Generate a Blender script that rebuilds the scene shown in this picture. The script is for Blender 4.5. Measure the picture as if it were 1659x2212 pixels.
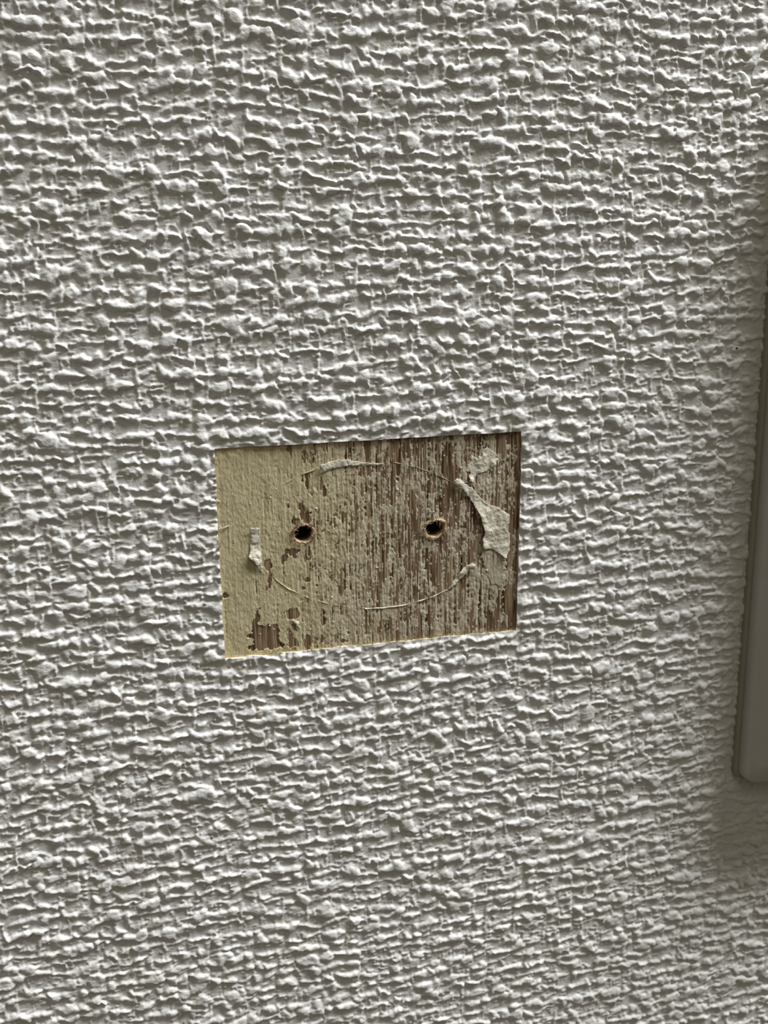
import bpy, math
import numpy as np
from mathutils import Matrix, Vector

for o in list(bpy.data.objects):
    bpy.data.objects.remove(o, do_unlink=True)
scene = bpy.context.scene
MM = 0.001

# ------------------------------------------------------------------ camera
# World: x to the right along the wall, z up, the wall plane is y = 0 and the room is on -y.
IW, IH, FPX = 1659.0, 2212.0, 2400.0
AX = np.array([0.96969246, -0.06982805, 0.23413793])     # wall right   in camera (x right, y down, z forward)
AD = np.array([0.01011495, 0.96894213, 0.24708062])      # wall down
AN = np.cross(AX, AD)                                    # into the wall
CAMX, CAMDOWN, CAMD = -40.327, -49.657, 169.088          # mm

cam_d = bpy.data.cameras.new('camera')
cam = bpy.data.objects.new('camera', cam_d)
scene.collection.objects.link(cam)
r = (AX[0], AN[0], -AD[0]); u = (-AX[1], -AN[1], AD[1]); b = (-AX[2], -AN[2], AD[2])
cam.matrix_world = Matrix(((r[0], u[0], b[0], CAMX*MM), (r[1], u[1], b[1], -CAMD*MM), (r[2], u[2], b[2], -CAMDOWN*MM), (0, 0, 0, 1)))
cam_d.sensor_fit = 'HORIZONTAL'; cam_d.sensor_width = 36.0
cam_d.lens = FPX/IW*36.0
cam_d.clip_start = 0.005; cam_d.clip_end = 20
cam_d.dof.use_dof = True
cam_d.dof.focus_distance = 0.166
cam_d.dof.aperture_fstop = 56.0
scene.camera = cam

# ------------------------------------------------------------------ light
scene.view_settings.view_transform = 'Standard'
scene.view_settings.look = 'None'
scene.view_settings.gamma = 1.0
scene.view_settings.use_curve_mapping = False
scene.view_settings.exposure = 0.0

world = bpy.data.worlds.new('world'); scene.world = world
world.use_nodes = True
bg = world.node_tree.nodes['Background']
bg.inputs[0].default_value = (1.0, 0.90, 0.69, 1)
bg.inputs[1].default_value = 0.095

# a window high up on the right: its daylight grazes the wall
AZ, EL, DIST = math.radians(60), math.radians(10.5), 2.0
ldir = Vector((math.cos(AZ)*math.cos(EL), -math.sin(EL), math.sin(AZ)*math.cos(EL)))
ld = bpy.data.lights.new('window_light', 'AREA')
ld.shape = 'RECTANGLE'; ld.size = 1.5; ld.size_y = 0.65
ld.energy = 92.0; ld.color = (0.98, 0.99, 1.0)
lo = bpy.data.objects.new('window_light', ld); scene.collection.objects.link(lo)
lo.location = ldir*DIST
lx = Vector((-math.sin(AZ), 0, math.cos(AZ))); lz = ldir.normalized(); ly = lz.cross(lx)   # long side level with the wall
lo.rotation_euler = Matrix((lx, ly, lz)).transposed().to_euler()

# added fill light, dim and warm, from upper front to shape the relief's shadows
cd_ = bpy.data.lights.new('added_fill_light', 'AREA')
cd_.shape = 'DISK'; cd_.size = 0.7; cd_.energy = 3.3; cd_.color = (1.0, 0.90, 0.70)
cl = bpy.data.objects.new('added_fill_light', cd_); scene.collection.objects.link(cl)
cdir = Vector((-0.1, -0.70, 0.70)).normalized()
cl.location = cdir*2.0
cl.rotation_euler = (-cdir).to_track_quat('-Z', 'Y').to_euler()

# ------------------------------------------------------------------ helpers
rng = np.random.default_rng(11)

def px(x, y, out=0.0):
    """image point of the photograph -> (x, z) in mm on the plane 'out' mm in front of the wall"""
    ray = np.array([x-IW/2, y-IH/2, FPX])
    t = (CAMD-out)/(ray@AN)
    q = ray*t
    return CAMX+q@AX, -(CAMDOWN+q@AD)

def smooth(a, b, x):
    t = np.clip((x-a)/(b-a), 0, 1)
    return t*t*(3-2*t)

def gnoise(shape, sx, sz, gen):
    """unit-variance gaussian noise, correlation sx, sz in cells (rows = z)"""
    n = gen.standard_normal(shape)
    fz = np.fft.fftfreq(shape[0])[:, None]; fx = np.fft.rfftfreq(shape[1])[None, :]
    k = np.exp(-2*np.pi**2*((fx*sx)**2+(fz*sz)**2))
    r_ = np.fft.irfft2(np.fft.rfft2(n)*k, s=shape)
    return r_/r_.std()

def bil(a, fi, fj):
    """bilinear sample of a at fractional row fi, column fj"""
    i0 = np.clip(np.floor(fi).astype(int), 0, a.shape[0]-2); j0 = np.clip(np.floor(fj).astype(int), 0, a.shape[1]-2)
    ti = np.clip(fi-i0, 0, 1); tj = np.clip(fj-j0, 0, 1)
    return (a[i0, j0]*(1-ti)*(1-tj)+a[i0+1, j0]*ti*(1-tj)+a[i0, j0+1]*(1-ti)*tj+a[i0+1, j0+1]*ti*tj)

def mesh_obj(name, co, faces, mat=None, parent=None, smooth_shade=True):
    """co: n x 3 in mm; faces: n x 4 (or n x 3) index array"""
    me = bpy.data.meshes.new(name)
    co = np.asarray(co, dtype=np.float32)*MM; faces = np.asarray(faces, dtype=np.int32)
    k = faces.shape[1]; nf = len(faces)
    me.vertices.add(len(co)); me.vertices.foreach_set('co', co.ravel())
    me.loops.add(nf*k); me.loops.foreach_set('vertex_index', faces.ravel())
    me.polygons.add(nf)
    me.polygons.foreach_set('loop_start', np.arange(0, nf*k, k, dtype=np.int32))
    me.polygons.foreach_set('loop_total', np.full(nf, k, dtype=np.int32))
    me.polygons.foreach_set('use_smooth', np.full(nf, smooth_shade, dtype=bool))
    me.update(calc_edges=True)
    o = bpy.data.objects.new(name, me); scene.collection.objects.link(o)
    if mat: me.materials.append(mat)
    if parent: o.parent = parent
    return o

def grid_faces(nz, nx, keep=None):
    i = np.arange((nz-1)*(nx-1)); rr = i//(nx-1); cc = i % (nx-1)
    a = rr*nx+cc
    f = np.stack([a, a+1, a+nx+1, a+nx], 1)
    return f if keep is None else f[keep.ravel()]

def compact(co, faces):
    used = np.zeros(len(co), bool); used[faces.ravel()] = True
    remap = np.cumsum(used)-1
    return co[used], remap[faces]

def in_poly(X, Z, poly):
    p = np.asarray(poly); ins = np.zeros(X.shape, bool)
    x0, z0 = p[-1]
    for x1, z1 in p:
        c = ((z1 > Z) != (z0 > Z)) & (X < (x0-x1)*(Z-z1)/((z0-z1) if z0 != z1 else 1e-9)+x1)
        ins ^= c; x0, z0 = x1, z1
    return ins

# ------------------------------------------------------------------ materials
def new_mat(name):
    m = bpy.data.materials.new(name); m.use_nodes = True
    nt = m.node_tree
    return m, nt, nt.nodes['Principled BSDF']

def tex_noise(nt, scale_vec, detail=3.0, rough=0.55):
    tc = nt.nodes.new('ShaderNodeTexCoord'); mp = nt.nodes.new('ShaderNodeMapping')
    mp.inputs['Scale'].default_value = scale_vec
    nz = nt.nodes.new('ShaderNodeTexNoise'); nz.inputs['Scale'].default_value = 1.0
    nz.inputs['Detail'].default_value = detail; nz.inputs['Roughness'].default_value = rough
    nt.links.new(tc.outputs['Object'], mp.inputs[0]); nt.links.new(mp.outputs[0], nz.inputs['Vector'])
    return nz

def ramp(nt, src, stops):
    rp = nt.nodes.new('ShaderNodeValToRGB')
    el = rp.color_ramp.elements
    while len(el) < len(stops): el.new(0.5)
    for e, (p, c) in zip(el, stops):
        e.position = p; e.color = (*c, 1)
    nt.links.new(src, rp.inputs[0])
    return rp

def add_bump(nt, bs, src, dist, strength=1.0, prev=None):
    bm = nt.nodes.new('ShaderNodeBump'); bm.inputs['Distance'].default_value = dist
    bm.inputs['Strength'].default_value = strength
    nt.links.new(src, bm.inputs['Height'])
    if prev: nt.links.new(prev.outputs[0], bm.inputs['Normal'])
    nt.links.new(bm.outputs[0], bs.inputs['Normal'])
    return bm

# embossed vinyl
M_vinyl, nt, bs = new_mat('white_embossed_vinyl')
n1 = tex_noise(nt, (60, 60, 60), 3)
rp = ramp(nt, n1.outputs[0], [(0.3, (0.70, 0.692, 0.665)), (0.7, (0.74, 0.735, 0.715))])
nt.links.new(rp.outputs[0], bs.inputs['Base Color'])
bs.inputs['Roughness'].default_value = 0.5
bs.inputs['Specular IOR Level'].default_value = 0.4
n2 = tex_noise(nt, (1900, 1900, 2600), 4, 0.6)
n3 = tex_noise(nt, (5200, 5200, 2600), 2, 0.6)
b1 = add_bump(nt, bs, n2.outputs[0], 0.00012, 0.8)
add_bump(nt, bs, n3.outputs[0], 0.00002, 0.6, b1)

# cream paper core of the wallpaper at the cut
M_core, nt, bs = new_mat('cut_paper_core')
n1 = tex_noise(nt, (900, 900, 900), 3)
rp = ramp(nt, n1.outputs[0], [(0.35, (0.66, 0.60, 0.40)), (0.65, (0.80, 0.78, 0.68))])
nt.links.new(rp.outputs[0], bs.inputs['Base Color']); bs.inputs['Roughness'].default_value = 0.9

M_fibre, nt, bs = new_mat('yellowish_paper_fibre')
bs.inputs['Base Color'].default_value = (0.62, 0.52, 0.27, 1); bs.inputs['Roughness'].default_value = 0.9

# bare plywood, grain along z
M_wood, nt, bs = new_mat('brown_plywood_grain')
n1 = tex_noise(nt, (3000, 1, 110), 4, 0.6)
n1b = tex_noise(nt, (420, 1, 60), 3, 0.6)
mx = nt.nodes.new('ShaderNodeMath'); mx.operation = 'MULTIPLY_ADD'; mx.inputs[1].default_value = 0.65
ml = nt.nodes.new('ShaderNodeMath'); ml.operation = 'MULTIPLY'; ml.inputs[1].default_value = 0.35
nt.links.new(n1b.outputs[0], ml.inputs[0]); nt.links.new(n1.outputs[0], mx.inputs[0]); nt.links.new(ml.outputs[0], mx.inputs[2])
rp = ramp(nt, mx.outputs[0], [(0.37, (0.028, 0.013, 0.006)), (0.46, (0.15, 0.092, 0.050)), (0.55, (0.27, 0.19, 0.115)), (0.68, (0.43, 0.345, 0.225))])
nt.links.new(rp.outputs[0], bs.inputs['Base Color']); bs.inputs['Roughness'].default_value = 0.85
bs.inputs['Specular IOR Level'].default_value = 0.2
add_bump(nt, bs, n1.outputs[0], 0.0002, 0.9)

# backing-paper residue: yellowish towards the left, greyer in the worn middle and right
M_resid, nt, bs = new_mat('flaking_backing_paper')
tc = nt.nodes.new('ShaderNodeTexCoord'); sp = nt.nodes.new('ShaderNodeSeparateXYZ'); nt.links.new(tc.outputs['Object'], sp.inputs[0])
mr = nt.nodes.new('ShaderNodeMapRange'); mr.inputs[1].default_value = -0.016; mr.inputs[2].default_value = 0.006
n0 = tex_noise(nt, (120, 120, 60), 3)
ad = nt.nodes.new('ShaderNodeMath'); ad.operation = 'MULTIPLY_ADD'; ad.inputs[1].default_value = 0.02
sb = nt.nodes.new('ShaderNodeMath'); sb.operation = 'ADD'; sb.inputs[1].default_value = -0.010
nt.links.new(n0.outputs[0], ad.inputs[0]); nt.links.new(sp.outputs[0], ad.inputs[2]); nt.links.new(ad.outputs[0], sb.inputs[0]); nt.links.new(sb.outputs[0], mr.inputs[0])
n1 = tex_noise(nt, (2200, 1, 160), 4, 0.6)
rl = ramp(nt, n1.outputs[0], [(0.3, (0.44, 0.375, 0.215)), (0.7, (0.64, 0.57, 0.365))])
rr_ = ramp(nt, n1.outputs[0], [(0.36, (0.12, 0.075, 0.042)), (0.42, (0.40, 0.34, 0.24)), (0.7, (0.64, 0.585, 0.455))])
mix = nt.nodes.new('ShaderNodeMix'); mix.data_type = 'RGBA'
nt.links.new(mr.outputs[0], mix.inputs['Factor']); nt.links.new(rl.outputs[0], mix.inputs['A']); nt.links.new(rr_.outputs[0], mix.inputs['B'])
nt.links.new(mix.outputs['Result'], bs.inputs['Base Color']); bs.inputs['Roughness'].default_value = 0.8
bs.inputs['Specular IOR Level'].default_value = 0.25
nb = tex_noise(nt, (2600, 2600, 1200), 4, 0.6)
b1 = add_bump(nt, bs, nb.outputs[0], 0.00018, 0.7)
add_bump(nt, bs, n1.outputs[0], 0.0001, 0.3, b1)

# torn paper scraps
M_scrap, nt, bs = new_mat('torn_cream_paper')
n1 = tex_noise(nt, (1600, 1600, 1600), 4, 0.65)
rp = ramp(nt, n1.outputs[0], [(0.3, (0.56, 0.515, 0.39)), (0.7, (0.76, 0.73, 0.61))])
nt.links.new(rp.outputs[0], bs.inputs['Base Color']); bs.inputs['Roughness'].default_value = 0.9
add_bump(nt, bs, n1.outputs[0], 0.00025, 0.9)

# freshly broken wood at the drilled holes
M_raw, nt, bs = new_mat('splintered_wood')
n1 = tex_noise(nt, (1500, 1500, 900), 4, 0.65)
rp = ramp(nt, n1.outputs[0], [(0.3, (0.26, 0.13, 0.055)), (0.45, (0.50, 0.34, 0.19)), (0.62, (0.74, 0.63, 0.46))])
nt.links.new(rp.outputs[0], bs.inputs['Base Color']); bs.inputs['Roughness'].default_value = 0.9
add_bump(nt, bs, n1.outputs[0], 0.0003, 0.9)

M_bore, nt, bs = new_mat('dark_bored_wood')
n1 = tex_noise(nt, (900, 900, 900), 3)
rp = ramp(nt, n1.outputs[0], [(0.3, (0.05, 0.022, 0.01)), (0.7, (0.14, 0.07, 0.03))])
nt.links.new(rp.outputs[0], bs.inputs['Base Color']); bs.inputs['Roughness'].default_value = 0.95

# plastics of the plate
def plastic(name, col, rough):
    m, nt, bs = new_mat(name)
    n = tex_noise(nt, (250, 250, 250), 3)
    rp = ramp(nt, n.outputs[0], [(0.3, tuple(c*0.95 for c in col)), (0.7, col)])
    nt.links.new(rp.outputs[0], bs.inputs['Base Color']); bs.inputs['Roughness'].default_value = rough
    nf = tex_noise(nt, (4000, 4000, 4000), 2)
    add_bump(nt, bs, nf.outputs[0], 0.00002, 0.5)
    return m
M_cover = plastic('white_matt_plastic', (0.53, 0.51, 0.475), 0.45)
M_base = plastic('ivory_base_plastic', (0.37, 0.34, 0.27), 0.5)
M_speck, nt, bs = new_mat('dark_speck'); bs.inputs['Base Color'].default_value = (0.01, 0.01, 0.01, 1)

# ------------------------------------------------------------------ wallpaper: woven relief as geometry
RX0, RX1, RZ0, RZ1 = -25.0, 25.0, -17.23, 17.23        # the cut-out, mm
SH = 0.14                                               # sheet thickness under the relief
C = 0.13                                                # raster cell, mm
X0, X1, Z0, Z1 = -115.0, 135.0, -160.0, 135.0
NX = int((X1-X0)/C)+1; NZ = int((Z1-Z0)/C)+1
H = np.zeros((NZ, NX), np.float32)

def stamp(cx, cz, hl, rad, hgt, ang, px_, pz_, skew, vertical=False, pw=0.62):
    ex = (rad if vertical else hl)*1.25+abs(skew); ez = (hl if vertical else rad)*1.5+abs(skew)
    if vertical: pass
    j0 = max(int((cx-ex-X0)/C), 0); j1 = min(int((cx+ex-X0)/C)+2, NX)
    i0 = max(int((cz-ez-Z0)/C), 0); i1 = min(int((cz+ez-Z0)/C)+2, NZ)
    if j1-j0 < 2 or i1-i0 < 2: return
    x = (X0+np.arange(j0, j1)*C-cx)[None, :]; z = (Z0+np.arange(i0, i1)*C-cz)[:, None]
    if vertical:
        a = z/hl; bq = (x-ang*z)/rad
    else:
        a = x/hl; bq = (z-ang*x)/rad
    bq = bq/(1-0.28*np.clip(a*a, 0, 1))
    t = np.abs(a)**px_+np.abs(bq)**pz_
    h = hgt*np.clip(1-t**1.5, 0, 1)**pw
    np.maximum(H[i0:i1, j0:j1], h, out=H[i0:i1, j0:j1])

g = np.random.default_rng(5)
PITCH = 2.26
cols = [X0]
while cols[-1] < X1: cols.append(cols[-1]+g.uniform(0.62, 1.38)*1.95)
cols = np.array(cols)
rows = [Z0]
while rows[-1] < Z1: rows.append(rows[-1]+PITCH*g.uniform(0.86, 1.14))
def knot(cx, cz, k=1.0):
    rr = g.uniform(0.75, 1.1)*k
    stamp(cx, cz, rr*g.uniform(0.85, 1.35), rr, g.uniform(0.46, 0.62), g.normal(0, 0.4), 2.8, 2.8, 0.4, False, 0.33)
# faint upright yarns low in the ground
for cx in cols:
    z = Z0-g.uniform(0, 4)
    while z < Z1:
        hl = g.lognormal(0.6, 0.45)
        if g.random() < 0.5:
            stamp(cx+g.normal(0, 0.2), z+hl, hl*1.05, g.uniform(0.14, 0.26), g.uniform(0.14, 0.34), g.normal(0, 0.05), 4, 2.0, 0.3, True)
        z += 2*hl+g.uniform(-0.2, 0.6)
for cz in rows:
    k = 0; base = 0.0
    while k < len(cols)-4:
        q = g.random()
        run = 1 if q < 0.62 else 2 if q < 0.92 else 3
        xa, xb = cols[k]+0.10+g.normal(0, 0.18), cols[k+run]-0.10+g.normal(0, 0.2)
        if xb-xa < 0.9: xb = xa+0.9
        base = 0.45*base+g.normal(0, 0.28)
        hl = (xb-xa)/2; cx = (xa+xb)/2
        rad = g.choice([g.uniform(0.20, 0.34), g.uniform(0.34, 0.52), g.uniform(0.52, 0.72)], p=[0.30, 0.52, 0.18])
        hg = 0.29+0.27*rad+g.normal(0, 0.07)
        stamp(cx, cz+base, hl*0.97, rad, hg, g.normal(0, 0.12), 3.0, 2.3, 0.4, False, 0.42)
        for _ in range(run+1):                          # lobes that make the yarn lumpy
            if g.random() < 0.72:
                rr = np.clip(rad*g.uniform(0.85, 1.6), 0.28, 0.92)
                stamp(g.uniform(xa+0.2, xb-0.2), cz+base+g.normal(0, 0.16), rr*g.uniform(0.8, 1.4), rr, (hg+0.05)*g.uniform(1.0, 1.22), g.normal(0, 0.4), 2.4, 2.4, 0.3, False, 0.42)
        if g.random() < 0.17: knot(g.uniform(xa, xb), cz+base+g.normal(0, 0.3), g.uniform(0.85, 1.2))
        if g.random() < 0.40:                           # thin strand between the rows
            stamp(cx, cz+base+PITCH*0.5+g.normal(0, 0.28), g.uniform(0.35, 1.0), g.uniform(0.15, 0.28), g.uniform(0.18, 0.36), g.normal(0, 0.2), 3, 2, 0.3)
        k += run
        if g.random() < 0.36:                           # the upright yarn comes over the top
            stamp(cols[k]+g.normal(0, 0.12), cz+g.normal(0, 0.3), g.uniform(0.7, 1.6), g.uniform(0.24, 0.50), g.uniform(0.28, 0.44), g.normal(0, 0.16), 3.5, 2.2, 0.3, True, 0.42)

# irregular outlines: sample the stamps through a small warp
ii, jj = np.meshgrid(np.arange(NZ, dtype=np.float32), np.arange(NX, dtype=np.float32), indexing='ij')
wx = 0.21*gnoise((NZ, NX), 0.75/C, 0.6/C, g)+0.06*gnoise((NZ, NX), 0.24/C, 0.22/C, g)
wz = 0.21*gnoise((NZ, NX), 0.8/C, 0.6/C, g)+0.06*gnoise((NZ, NX), 0.24/C, 0.22/C, g)+0.5*gnoise((NZ, NX), 9/C, 7/C, g)
Hw = bil(H, ii+wz/C, jj+wx/C)
# light embossing softness
k = np.array([0.17, 0.66, 0.17])
for ax in (0, 1):
    Hw = k[0]*np.roll(Hw, 1, ax)+k[1]*Hw+k[2]*np.roll(Hw, -1, ax)
rec = 1-smooth(0.06, 0.36, Hw)
fin = gnoise((NZ, NX), 0.15/C, 0.22/C, g); fin2 = gnoise((NZ, NX), 0.34/C, 0.13/C, g); fin3 = gnoise((NZ, NX), 0.13/C, 0.5/C, g)
Hw = Hw + rec*(0.08*(1.0-np.abs(fin))+0.05*fin2+0.15*smooth(1.2, 2.0, fin3)+0.10*smooth(1.2, 2.0, fin2)) + (1-rec)*(0.016*fin2+0.016*fin+0.05*gnoise((NZ, NX), 0.5/C, 0.4/C, g))
del ii, jj, wx, wz, fin, fin2, rec

def axis(lo, hi, cuts, step, far_lo, far_hi):
    pts = [lo]+cuts+[hi]; out = []
    for a, bb in zip(pts[:-1], pts[1:]):
        n = max(int(round((bb-a)/step)), 1)
        out += list(np.linspace(a, bb, n+1)[:-1])
    out.append(hi)
    def grow(start, sgn, far):
        res = []; p = start; s = step
        while (far-p)*sgn > 0:
            s *= 1.07 if s < 1.5 else 1.35
            p += sgn*s; res.append(p)
        return res
    return np.array(grow(lo, -1, far_lo)[::-1]+out+grow(hi, 1, far_hi))

xs = axis(-67.0, 83.0, [RX0, RX1], 0.18, -500, 500)
zs = axis(-110.0, 86.0, [RZ0, RZ1], 0.163, -500, 500)
XX, ZZ = np.meshgrid(xs, zs)
hh = bil(Hw, (np.clip(ZZ, Z0, Z1)-Z0)/C, (np.clip(XX, X0, X1)-X0)/C)
gap = np.gradient(xs)[None, :]*np.ones_like(ZZ)+np.gradient(zs)[:, None]*np.ones_like(XX)
hh = np.where(gap > 4, 0.2, hh)
# knife-pressed lip just outside the cut
dz_b = RZ0-ZZ; inx = (XX > RX0-0.5) & (XX < RX1+0.3)
lip = np.where(inx & (dz_b >= 0), 1-smooth(0.25, 0.9, dz_b+0.25*np.sin(XX*1.3)), 0)*smooth(-30, 6, XX)
hh = hh*(1-0.8*lip)+0.10*lip
dz_t = ZZ-RZ1
lip = np.where(inx & (dz_t >= 0), 1-smooth(0.15, 0.8, dz_t+0.15*np.sin(XX*1.9)), 0)
hh = hh*(1-0.6*lip)+0.07*lip
dx_r = XX-RX1; lip = np.where((ZZ > RZ0-0.3) & (ZZ < RZ1+0.5) & (dx_r >= 0), 1-smooth(0.1, 0.6, dx_r+0.15*np.sin(ZZ*1.7)), 0)
hh = hh*(1-0.5*lip)+0.07*lip
YY = -(SH+np.maximum(hh, 0.03))
# the knife did not run quite straight
ix0, ix1 = np.searchsorted(xs, RX0-1e-6), np.searchsorted(xs, RX1-1e-6)
iz0, iz1 = np.searchsorted(zs, RZ0-1e-6), np.searchsorted(zs, RZ1-1e-6)
XJ, ZJ = XX.copy(), ZZ.copy()
def wob(n, s, a): return a*gnoise((1, n), s, 1, g)[0]
nzc, nxc = iz1-iz0+1, ix1-ix0+1
XJ[iz0:iz1+1, ix0] += wob(nzc, 4, 0.05)+np.linspace(0.03, -0.03, nzc)
XJ[iz0:iz1+1, ix1] += wob(nzc, 5, 0.03)+np.linspace(-0.13, 0.13, nzc)
ZJ[iz0, ix0:ix1+1] += wob(nxc, 4, 0.05)+np.linspace(0.05, -0.05, nxc)
ZJ[iz1, ix0:ix1+1] += wob(nxc, 8, 0.02)
nzg, nxg = XX.shape
keep = np.ones((nzg-1, nxg-1), bool); keep[iz0:iz1, ix0:ix1] = False
co = np.stack([XJ.ravel(), YY.ravel(), ZJ.ravel()], 1)
cc, ff = compact(co, grid_faces(nzg, nxg, keep))
wall = mesh_obj('wall_back', cc, ff, M_vinyl)
wall['kind'] = 'structure'; wall['label'] = 'wall covered in white coarse-woven embossed wallpaper with a rectangular cut-out'

# cut faces of the sheet, down to the board
idx = lambda i, j: i*nxg+j
loop = [idx(iz0, j) for j in range(ix0, ix1)]+[idx(i, ix1) for i in range(iz0, iz1)]+[idx(iz1, j) for j in range(ix1, ix0, -1)]+[idx(i, ix0) for i in range(iz1, iz0, -1)]
top = co[loop]; n = len(loop)
mid = top.copy(); mid[:, 1] = top[:, 1]*0.5
low = top.copy(); low[:, 1] = 0.05
i = np.arange(n); j = (i+1) % n
f = np.concatenate([np.stack([i, j, j+n, i+n], 1), np.stack([i+n, j+n, j+2*n, i+2*n], 1)])
mesh_obj('cut_edge', np.concatenate([top, mid, low]), f, M_core, wall, False)['label'] = 'thin cream paper edge where the wallpaper was cut'

# ------------------------------------------------------------------ exposed plywood
def empty(name, loc):
    o = bpy.data.objects.new(name, None); o.empty_display_size = 0.005
    scene.collection.objects.link(o); o.location = [v*MM for v in loc]
    return o
panel = empty('plywood_panel', (0, 0, 0))
panel['label'] = 'bare brown plywood with flaking cream backing paper inside the rectangular cut-out'
panel['category'] = 'plywood'

S = 0.095
bx = np.arange(RX0-0.3, RX1+0.3+1e-6, S); bz = np.arange(RZ0-0.3, RZ1+0.3+1e-6, S)
BX, BZ = np.meshgrid(bx, bz); bsh = BX.shape
g2 = np.random.default_rng(23)
grain = gnoise(bsh, 0.10/S, 3.0/S, g2); grain2 = gnoise(bsh, 0.35/S, 6.0/S, g2)
pores = np.clip(-(0.8*grain+0.5*grain2)-0.9, 0, 1.2)
wood_h = 0.02*grain+0.02*grain2-0.14*pores

HOLES = [(656, 1153, 1.62, 1.45, 'left'), (940, 1142, 1.72, 1.38, 'right')]
holes = []
for hx, hy, ra, rb, _ in HOLES:
    hxm, hzm = px(hx, hy); holes.append((hxm, hzm, ra, rb))
def hole_d(X, Z):
    return np.min([np.hypot((X-a)/c, (Z-b_)/d) for a, b_, c, d in holes], axis=0)
HD = hole_d(BX, BZ)
keep = HD > 1.05
kf = keep[:-1, :-1] & keep[1:, :-1] & keep[:-1, 1:] & keep[1:, 1:]
co = np.stack([BX.ravel(), -wood_h.ravel(), BZ.ravel()], 1)
ff = grid_faces(*bsh, kf)
# closed at the sides and the back
nzb, nxb = bsh
loop = list(range(nxb))+[i*nxb+nxb-1 for i in range(1, nzb)]+[(nzb-1)*nxb+j for j in range(nxb-2, -1, -1)]+[i*nxb for i in range(nzb-2, 0, -1)]
back = co[loop].copy(); back[:, 1] = 12.0
n0_ = len(co); nl = len(loop); lp = np.array(loop)
ia = np.arange(nl); ja = (ia+1) % nl
side = np.stack([lp[ia], n0_+ia, n0_+ja, lp[ja]], 1)
cn = np.array([[bx[0], 12, bz[0]], [bx[-1], 12, bz[0]], [bx[-1], 12, bz[-1]], [bx[0], 12, bz[-1]]])
co = np.concatenate([co, back, cn]); bk = n0_+nl
ff = np.concatenate([ff, side, [[bk, bk+3, bk+2, bk+1]]])
cc, ff = compact(co, ff)
mesh_obj('board', cc, ff, M_wood, panel)

# residue of the backing paper: a thin flaked sheet that dips under the wood where it is gone
ctl = [  # (x, y in the photo, threshold): low = fully covered
    (480, 1000, -4), (480, 1200, -4), (480, 1400, -4), (560, 1000, -3.4), (560, 1150, -3.4), (560, 1300, -3.2), (620, 1000, -2.8), (620, 1100, -2.6),
    (620, 1260, -2.8), (620, 1340, -2.2), (700, 960, -1.3), (700, 1050, -1.3), (700, 1130, -1.2), (700, 1230, -1.3), (700, 1320, -2.0), (700, 1385, -1.6),
    (770, 960, -0.2), (770, 1060, -0.7), (770, 1150, -0.7), (770, 1230, -0.8), (770, 1370, -1.2),
    (850, 950, 0.35), (850, 1040, 0.1), (850, 1130, 0.2), (850, 1230, -0.1), (850, 1340, -0.6),
    (940, 950, 0.45), (940, 1040, 0.2), (940, 1200, 0.35), (940, 1290, 0.0), (940, 1360, -0.2),
    (1020, 960, 0.5), (1020, 1100, 0.6), (1020, 1200, 0.4), (1020, 1300, -0.2), (1060, 1240, -1.5), (1080, 1330, 0.25), (1100, 960, 0.7), (1105, 1100, 0.6), (1105, 1200, 0.5), (1105, 1290, 0.6), (1060, 1010, -1.2)]
num = np.zeros(bsh); den = np.zeros(bsh)
for cx_, cy_, t in ctl:
    a, b_ = px(cx_, cy_); w = 1/(((BX-a)**2+(BZ-b_)**2)**1.5+1.5)
    num += w*t; den += w
thr = num/den
blot = gnoise(bsh, 0.36/S, 0.70/S, g2); fine_n = gnoise(bsh, 0.11/S, 0.17/S, g2)
strk = gnoise(bsh, 0.075/S, 1.2/S, g2); hair = gnoise(bsh, 0.055/S, 3.5/S, g2)
field = (0.62*blot+0.58*strk+0.42*fine_n+0.30*hair)-thr+0.34
field = field-1.3*smooth(1.7, 2.6, -hair)*smooth(-1.6, -0.8, thr)
edge_n = 0.22*gnoise(bsh, 0.3/S, 0.3/S, g2)+0.10*fine_n
def carve(poly=None, ell=None, depth=4.0):
    """bare patches with a shape of their own"""
    global field
    if ell:
        a, b_ = px(ell[0], ell[1]); d = np.hypot((BX-a)/(ell[2]/13.2), (BZ-b_)/(ell[3]/13.2))
        m = d+edge_n*1.2 < 1
    else:
        q = [px(*p) for p in poly]
        m = in_poly(BX+edge_n*0.9, BZ+np.roll(edge_n, 9, 1)*0.9, q)
    field = np.where(m, np.minimum(field, -depth*0.5+0.3*strk), field)
carve(poly=[(541, 1402), (537, 1375), (548, 1358), (552, 1325), (559, 1312), (563, 1345), (585, 1352), (600, 1350), (602, 1372), (615, 1390), (613, 1398)])
carve(poly=[(617, 1358), (628, 1356), (632, 1375), (644, 1380), (642, 1396), (623, 1398)])
for e in [(632, 1326, 15, 12), (638, 1352, 6, 8), (666, 1386, 9, 13), (697, 1322, 4, 9), (699, 1342, 4, 10), (613, 1205, 8, 9), (632, 1192, 10, 9), (621, 1190, 6, 6),
          (580, 1218, 9, 13), (582, 1255, 4, 18), (736, 1276, 9, 9), (694, 1380, 4, 11), (741, 1382, 7, 9), (724, 1378, 3, 8), (487, 1286, 8, 7), (663, 1042, 5, 15), (693, 1038, 3, 18),
          (652, 1108, 5, 18), (662, 1120, 9, 12), (640, 1125, 7, 9), (700, 1060, 3, 12), (684, 1265, 3, 3), (655, 1270, 4, 4), (622, 1092, 2, 6), (665, 1252, 5, 5), (694, 1300, 2, 16), (668, 1190, 4, 12),
          (1098, 1196, 4, 5), (702, 1230, 3, 3), (690, 1222, 2, 3)]:
    carve(ell=e)
rh = 0.050*smooth(-0.12, 0.22, field)+0.035*smooth(0.5, 3.0, field)
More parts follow.
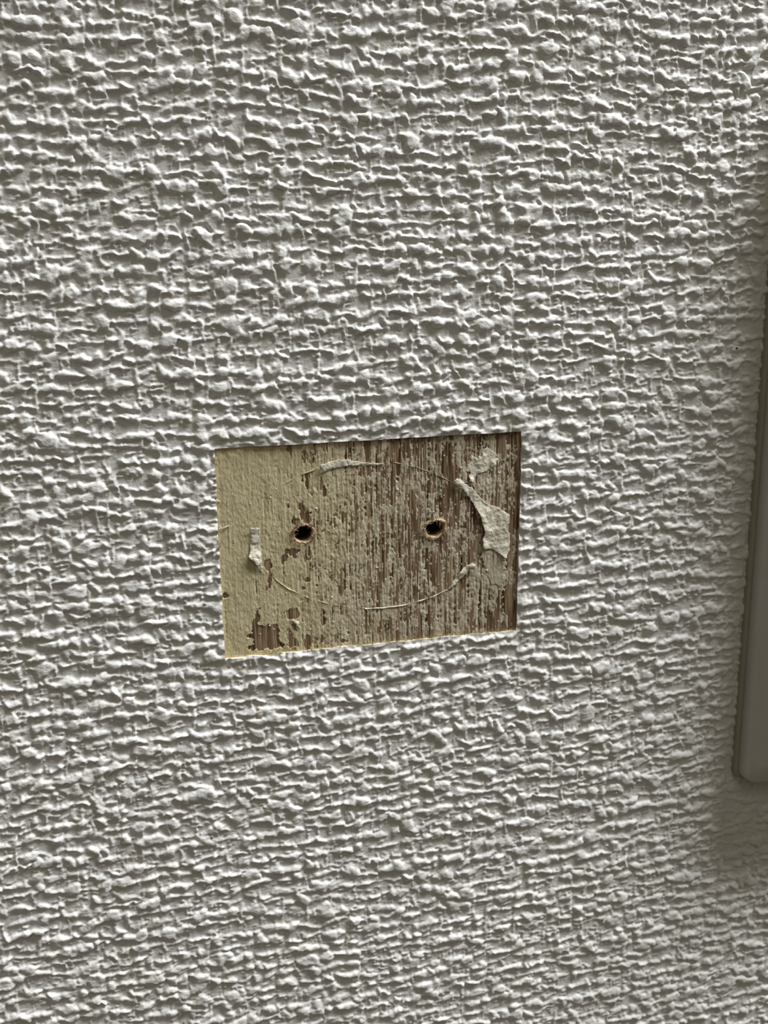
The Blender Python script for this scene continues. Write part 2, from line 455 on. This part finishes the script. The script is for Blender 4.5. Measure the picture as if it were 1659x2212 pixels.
lumps = gnoise(bsh, 0.28/S, 0.5/S, g2); lumps2 = gnoise(bsh, 0.8/S, 1.0/S, g2)
res_h = np.maximum(wood_h, 0.35*wood_h-0.01)*(0.6-0.45*smooth(0.5, 3.0, field))-0.05+rh*1.15+0.012*np.abs(lumps)*smooth(-0.1, 0.6, field)+0.006*fine_n*smooth(0.2, 1, field)+0.012*lumps2*smooth(0, 1, field)
res_h = np.where(field < -0.1, wood_h-0.06, res_h)
res_h = np.where(field > 1.2, np.maximum(res_h, wood_h+0.012), res_h)
near = smooth(1.28, 1.12, HD); res_h = res_h*(1-near)+(wood_h-0.05)*near
show = res_h > wood_h-0.035
kf = (show[:-1, :-1] | show[1:, :-1] | show[:-1, 1:] | show[1:, 1:]) & (HD[:-1, :-1] > 1.08) & (HD[1:, 1:] > 1.08)
cc, ff = compact(np.stack([BX.ravel(), -res_h.ravel(), BZ.ravel()], 1), grid_faces(*bsh, kf))
mesh_obj('backing_paper', cc, ff, M_resid, panel)['label'] = 'thin layer of yellowed backing paper flaking off the wood'

# ------------------------------------------------------------------ tapering fibres
def fibres(name, mat, parent, items):
    """items: root (x, y, z), direction, length, width, bend vector"""
    V = []; F = []
    for p, d, L, w, bend in items:
        p = np.array(p, float); d = np.array(d, float); d /= np.linalg.norm(d)
        s = np.cross(d, [0.3, 1, 0.2]); s /= np.linalg.norm(s); t = np.cross(d, s)
        b0 = len(V); ns = 4
        for k_ in range(ns):
            u_ = k_/(ns-1); c = p+d*L*u_+np.array(bend)*L*u_*u_; ww = w*(1-0.85*u_)
            for q in range(3):
                an = q*2.094
                V.append(c+(s*math.cos(an)+t*math.sin(an))*ww)
        for k_ in range(ns-1):
            for q in range(3):
                a = b0+k_*3+q; b_ = b0+k_*3+(q+1) % 3
                F.append((a, b_, b_+3, a+3))
        F.append((b0+9, b0+10, b0+11, b0+11))
    F = [f_ if f_[2] != f_[3] else None for f_ in F]
    F = [f_ for f_ in F if f_]
    o = mesh_obj(name, V, F, mat, parent)
    o['kind'] = 'stuff'
    return o

gf = np.random.default_rng(31)
it = []
for q in range(520):                                      # along the lower cut
    xx = gf.uniform(RX0, RX1); an = gf.normal(math.pi/2, 0.7)
    it.append(((xx, -gf.uniform(0.0, 0.18), RZ0-0.03), (math.cos(an), -gf.uniform(0.1, 0.6), math.sin(an)), gf.uniform(0.25, 0.9), gf.uniform(0.025, 0.06), (gf.normal(0, 0.4), -0.1, gf.normal(0, 0.3))))
for q in range(130):                                      # along the left cut
    zz = gf.uniform(RZ0, RZ1); an = gf.normal(0, 0.8)
    it.append(((RX0-0.03, -gf.uniform(0.0, 0.18), zz), (math.cos(an), -gf.uniform(0.1, 0.5), math.sin(an)), gf.uniform(0.15, 0.5), gf.uniform(0.02, 0.05), (0, -0.1, gf.normal(0, 0.4))))
fibres('backing_fibres', M_fibre, wall, it)['label'] = 'yellowish paper fibres along the cut edge'

# ------------------------------------------------------------------ drilled holes
for (hxm, hzm, ra, rb), (_, _, _, _, side_) in zip(holes, HOLES):
    gh = np.random.default_rng(7 if side_ == 'left' else 8)
    na = 72; prof = [(1.26, -0.06), (1.20, 0.0), (1.14, 0.05), (1.08, 0.11), (1.02, 0.11), (0.97, 0.02), (0.94, -0.20), (0.92, -0.6), (0.90, -1.2)]
    th = np.arange(na)/na*2*math.pi
    V = []
    jag = gnoise((1, na), 1.6, 1, gh)[0]; jag2 = gnoise((1, na), 4, 1, gh)[0]
    jr = gnoise((1, na), 2.2, 1, gh)[0]
    for k_, (rr, hg) in enumerate(prof):
        crest = math.exp(-((rr-1.07)/0.12)**2)
        r_ = rr*(1+(0.075 if rr > 1.1 else 0.035 if k_ < 7 else 0.012)*jr+(0.07 if rr > 1.1 else 0.02)*jag2)
        lift = 0.25+0.75*np.abs(np.sin(th))**1.3
        hgt = hg*(1+(0.6*jag+0.5*jag2)*crest)*(lift if hg > 0 else 1)
        if rr > 1.05: r_ = 1.05+(r_-1.05)*(0.45+0.55*lift)
        if k_ == 0: hgt = np.full(na, -0.08)
        V += [(hxm+ra*r_[m]*math.cos(th[m]), -hgt[m]+0.02*gh.normal(), hzm+rb*r_[m]*math.sin(th[m])) for m in range(na)]
    F = []
    for k_ in range(len(prof)-1):
        for m in range(na):
            F.append((k_*na+m, k_*na+(m+1) % na, (k_+1)*na+(m+1) % na, (k_+1)*na+m))
    hole = mesh_obj('screw_hole', V, F, M_raw, panel)
    hole['label'] = 'drilled hole with a ragged splintered rim, on the %s' % side_
    # the bore itself
    V = []; F = []
    for k_, y_ in enumerate((1.15, 4, 8, 11.2)):
        V += [(hxm+ra*0.90*math.cos(t), y_, hzm+rb*0.90*math.sin(t)) for t in th]
    for k_ in range(3):
        for m in range(na): F.append((k_*na+m, k_*na+(m+1) % na, (k_+1)*na+(m+1) % na, (k_+1)*na+m))
    V.append((hxm, 11.4, hzm)); c0 = 3*na
    for m in range(0, na, 2): F.append((c0+m, c0+(m+1) % na, c0+(m+2) % na, len(V)-1))
    mesh_obj('bore', V, F, M_bore, hole)
    it = []
    for q in range(230):
        t = gh.uniform(0, 2*math.pi); rr = gh.uniform(0.93, 1.22)
        an = t+gh.normal(0, 0.7)+(math.pi if gh.random() < 0.25 else 0)
        it.append(((hxm+ra*rr*math.cos(t), -0.06, hzm+rb*rr*math.sin(t)), (math.cos(an)*0.8, -gh.uniform(0.3, 1.2), math.sin(an)*0.8), gh.uniform(0.2, 0.95)*(1.0+0.3*math.sin(t)), gh.uniform(0.02, 0.05), (gh.normal(0, 0.3), 0.2, gh.normal(0, 0.3))))
    fibres('splinters', M_raw, hole, it)

# ------------------------------------------------------------------ torn paper scraps
def scrap(poly, label, base=0.10, curls=(), wr=0.05, torn=0.10, seed=1, mat=None, th=0.05):
    """poly in photo points; curls: (x, y, radius px, lift mm)"""
    gs = np.random.default_rng(seed); s = 0.10
    q = np.array([px(*p) for p in poly])
    sx = np.arange(q[:, 0].min()-0.3, q[:, 0].max()+0.3, s); sz = np.arange(q[:, 1].min()-0.3, q[:, 1].max()+0.3, s)
    SX, SZ = np.meshgrid(sx, sz); sh = SX.shape
    e1 = gnoise(sh, 2.2, 2.2, gs); e2 = gnoise(sh, 2.2, 2.2, gs)
    ins = in_poly(SX+torn*e1, SZ+torn*e2, q)
    h = base+wr*gnoise(sh, 5, 5, gs)+0.4*wr*gnoise(sh, 1.6, 1.6, gs)
    for cx_, cy_, rad, lift in curls:
        a, b_ = px(cx_, cy_); h = h+lift*np.exp(-((SX-a)**2+(SZ-b_)**2)/(rad/13.2)**2)
    h = np.maximum(h, 0.06)
    kf = ins[:-1, :-1] & ins[1:, :-1] & ins[:-1, 1:] & ins[1:, 1:]
    co = np.stack([SX.ravel(), -h.ravel(), SZ.ravel()], 1)
    cc, ff = compact(co, grid_faces(*sh, kf))
    o = mesh_obj('paper_scrap', cc, ff, mat or M_scrap, panel)
    md = o.modifiers.new('thickness', 'SOLIDIFY'); md.thickness = th*MM; md.offset = 0
    if label: o['label'] = label
    return o

scrap([(688, 1003), (715, 994), (742, 991), (770, 996), (800, 999), (832, 1001), (828, 1004), (800, 1006), (770, 1006), (745, 1008), (718, 1013), (689, 1024)],
      'curved strip of torn paper along the top of the scored oval', 0.10, [(690, 1010, 16, 0.22), (742, 992, 14, 0.20), (785, 998, 14, 0.10)], 0.05, 0.05, 1)
scrap([(1040, 978), (1052, 962), (1060, 972), (1072, 980), (1074, 1000), (1064, 1014), (1050, 1016), (1030, 1024), (1024, 1040), (1006, 1040), (1018, 1022), (1002, 1014), (1012, 996), (1022, 984), (1032, 990)],
      'fuzzy torn paper tuft in the upper right', 0.08, [(1016, 1038, 10, 0.25), (1068, 1004, 9, 0.18)], 0.06, 0.16, 2)
scrap([(984, 1030), (1004, 1042), (1020, 1054), (1036, 1072), (1052, 1086), (1078, 1096), (1101, 1112), (1097, 1135), (1102, 1165), (1100, 1188), (1092, 1208), (1078, 1196), (1060, 1186), (1042, 1186), (1041, 1168), (1046, 1150), (1040, 1130), (1030, 1104), (1012, 1074), (992, 1050), (975, 1040)],
      'large torn paper flap right of the holes', 0.14, [(984, 1036, 18, 0.45), (1006, 1060, 14, 0.18), (1036, 1112, 16, 0.25), (1044, 1140, 16, 0.20), (1046, 1180, 10, 0.25), (1092, 1204, 12, 0.28), (1098, 1114, 12, 0.15)], 0.05, 0.06, 3)
scrap([(538, 1141), (545, 1138), (560, 1140), (562, 1170), (564, 1200), (568, 1238), (556, 1226), (546, 1212), (534, 1203), (540, 1190), (539, 1165)],
      'pale torn paper strip left of the holes', 0.12, [(545, 1140, 10, 0.22), (536, 1204, 16, 0.38), (550, 1218, 14, 0.25)], 0.06, 0.05, 4)
scrap([(963, 1279), (972, 1262), (985, 1246), (998, 1228), (1008, 1218), (1018, 1214), (1027, 1220), (1025, 1229), (1014, 1230), (1003, 1242), (988, 1258), (974, 1270)],
      'narrow curled paper sliver at the lower right of the oval', 0.12, [(1020, 1220, 13, 0.40), (975, 1268, 10, 0.15), (995, 1238, 10, 0.15)], 0.06, 0.05, 5)
scrap([(1044, 1188), (1062, 1186), (1082, 1200), (1092, 1222), (1090, 1250), (1080, 1272), (1066, 1262), (1056, 1252), (1052, 1228), (1040, 1212)],
      'thin grey paper residue below the large flap', 0.045, [], 0.02, 0.28, 6, M_resid, 0.03)
scrap([(1002, 1040), (1022, 1038), (1038, 1044), (1040, 1060), (1030, 1068), (1016, 1056)], None, 0.05, [], 0.02, 0.2, 7, M_resid, 0.03)
scrap([(466, 1074), (474, 1080), (478, 1084), (467, 1090)], 'tiny paper chip at the left cut edge', 0.12, [(474, 1082, 6, 0.15)], 0.03, 0.03, 8)
scrap([(470, 1132), (480, 1138), (494, 1134), (496, 1137), (484, 1143), (472, 1146)], 'tiny paper sliver at the left cut edge', 0.10, [(486, 1138, 6, 0.15)], 0.03, 0.03, 9)
scrap([(627, 1336), (634, 1338), (646, 1342), (647, 1360), (640, 1362), (638, 1350)], None, 0.08, [(645, 1350, 6, 0.08)], 0.03, 0.06, 10)

# crumbs and flecks of paper clinging to the wood
gc = np.random.default_rng(77); V = []; F = []
oct_f = [(0, 2, 4), (2, 1, 4), (1, 3, 4), (3, 0, 4), (2, 0, 5), (1, 2, 5), (3, 1, 5), (0, 3, 5)]
for q in range(420):
    cx_, cz_ = gc.uniform(RX0+0.5, RX1-0.5), gc.uniform(RZ0+0.5, RZ1-0.5)
    if gc.random() > 0.35+0.65*(cx_-RX0)/50 or hole_d(np.array(cx_), np.array(cz_)) < 1.3: continue
    r_ = gc.uniform(0.05, 0.13)*(1.6 if gc.random() < 0.1 else 1); b0 = len(V)
    for d in ((1, 0, 0), (-1, 0, 0), (0, 0, 1), (0, 0, -1), (0, -1, 0), (0, 1, 0)):
        k_ = r_*gc.uniform(0.6, 1.5); V.append((cx_+d[0]*k_, -0.05+d[1]*k_*0.8, cz_+d[2]*k_*1.3))
    F += [tuple(b0+m for m in f_) for f_ in oct_f]
o = mesh_obj('paper_crumbs', V, F, M_scrap, panel, False); o['kind'] = 'stuff'

# the scored oval: a thin raised lip of paper, in the pieces where it shows
ECX, ECY, EA, EB = 797, 1155, 253, 159
def score(a0, a1, w0, w1, hgt, seed, mat=None):
    gs = np.random.default_rng(seed); n_ = max(int(abs(a1-a0)/0.7), 6)
    jit = 0.035*gnoise((1, n_), 2.5, 1, gs)[0]; wj = np.clip(1+0.6*gnoise((1, n_), 1.5, 1, gs)[0], 0.08, 2.2)
    V = []
    for k_ in range(n_):
        a = math.radians(a0+(a1-a0)*k_/(n_-1)); x_, z_ = px(ECX+EA*math.cos(a), ECY-EB*math.sin(a))
        nx_, nz_ = math.cos(a)*0.6, math.sin(a); l_ = math.hypot(nx_, nz_); nx_ /= l_; nz_ /= l_
        w = (w0+(w1-w0)*k_/(n_-1))*wj[k_]; x_ += nx_*jit[k_]; z_ += nz_*jit[k_]
        V += [(x_+nx_*w, 0.02, z_+nz_*w), (x_+nx_*w*0.3, -(0.04+hgt*wj[k_]), z_+nz_*w*0.3), (x_-nx_*w, -(0.03+hgt*0.5), z_-nz_*w), (x_-nx_*w, 0.02, z_-nz_*w)]
    F = []
    for k_ in range(n_-1):
        for q in range(3): F.append((k_*4+q, k_*4+q+1, k_*4+5+q, k_*4+4+q))
    mesh_obj('score_line', V, F, mat or M_resid, panel, False)
score(150, 116, 0.03, 0.07, 0.07, 1)
score(82, 38, 0.06, 0.03, 0.03, 2)
score(20, -16, 0.03, 0.05, 0.03, 3)
score(-48, -92, 0.05, 0.07, 0.06, 4, M_scrap)
score(-92, -146, 0.07, 0.04, 0.05, 5)

# ------------------------------------------------------------------ wall plate at the right
PX0, PZ0, PW, PH = 68.35, -51.0, 70.0, 120.0
def rounded(inset, rad, iz, nseg=10):
    pts = []
    x0, x1, z0, z1 = PX0+inset, PX0+PW-inset, PZ0+iz, PZ0+PH-iz
    for cx_, cz_, a0 in ((x0+rad, z0+rad, 180), (x1-rad, z0+rad, 270), (x1-rad, z1-rad, 0), (x0+rad, z1-rad, 90)):
        for k_ in range(nseg+1):
            a = math.radians(a0+90*k_/nseg); pts.append((cx_+rad*math.cos(a), cz_+rad*math.sin(a)))
    return pts
def shell(name, rings, mat, parent):
    V = []; F = []
    for inset, rad, out, iz in rings: V += [(x_, -out, z_) for x_, z_ in rounded(inset, rad, iz)]
    n_ = len(V)//len(rings)
    for k_ in range(len(rings)-1):
        for m in range(n_): F.append((k_*n_+m, k_*n_+(m+1) % n_, (k_+1)*n_+(m+1) % n_, (k_+1)*n_+m))
    o = mesh_obj(name, V, F, mat, parent)
    me = o.data
    import bmesh
    bm = bmesh.new(); bm.from_mesh(me); bm.verts.ensure_lookup_table()
    f1 = bm.faces.new([bm.verts[(len(rings)-1)*n_+m] for m in range(n_)])
    f1.smooth = True
    bmesh.ops.recalc_face_normals(bm, faces=bm.faces)
    bm.to_mesh(me); bm.free()
    return o
plate = empty('wall_plate', (PX0+PW/2, 0, PZ0))
plate['label'] = 'white plastic wall plate with rounded corners at the right edge'
plate['category'] = 'wall plate'
def off(o):
    o.location = (-(PX0+PW/2)*MM, 0, -PZ0*MM)
    return o
off(shell('base_frame', [(0.0, 2.2, 0.3, 0.0), (0.0, 2.2, 1.5, 0.0), (0.15, 2.1, 1.75, 0.15), (0.75, 1.8, 1.85, 0.75)], M_base, plate))
rings = [(0.7, 2.4, 1.75, 0.6), (0.42, 2.5, 2.0, 0.35), (0.45, 2.6, 4.4, 0.7), (0.62, 2.6, 4.9, 1.0), (0.95, 2.6, 5.3, 1.3)]
for k_ in range(1, 15):                                   # the pillow-shaped face bows out from all four sides
    t = k_/14; rings.append((0.95+13.0*t, 2.6+2*t, 5.3+6.0*(1-(1-t)**1.9), 1.3+4.0*(1-(1-t)**1.9)+1.5*t*t))
off(shell('cover', rings, M_cover, plate))

# ------------------------------------------------------------------ a speck on the wallpaper
sxm, szm = px(1590, 752, 0.4)
V = []; F = []
for k_ in range(5):
    ph = math.pi*(k_+0.5)/5-math.pi/2
    for m in range(8):
        t = m*math.pi/4; V.append((sxm+0.26*math.cos(ph)*math.cos(t), -0.66-0.10*math.sin(ph), szm+0.20*math.cos(ph)*math.sin(t)))
for k_ in range(4):
    for m in range(8): F.append((k_*8+m, k_*8+(m+1) % 8, k_*8+8+(m+1) % 8, k_*8+8+m))
mesh_obj('speck', V, F, M_speck, wall)['label'] = 'tiny black speck'
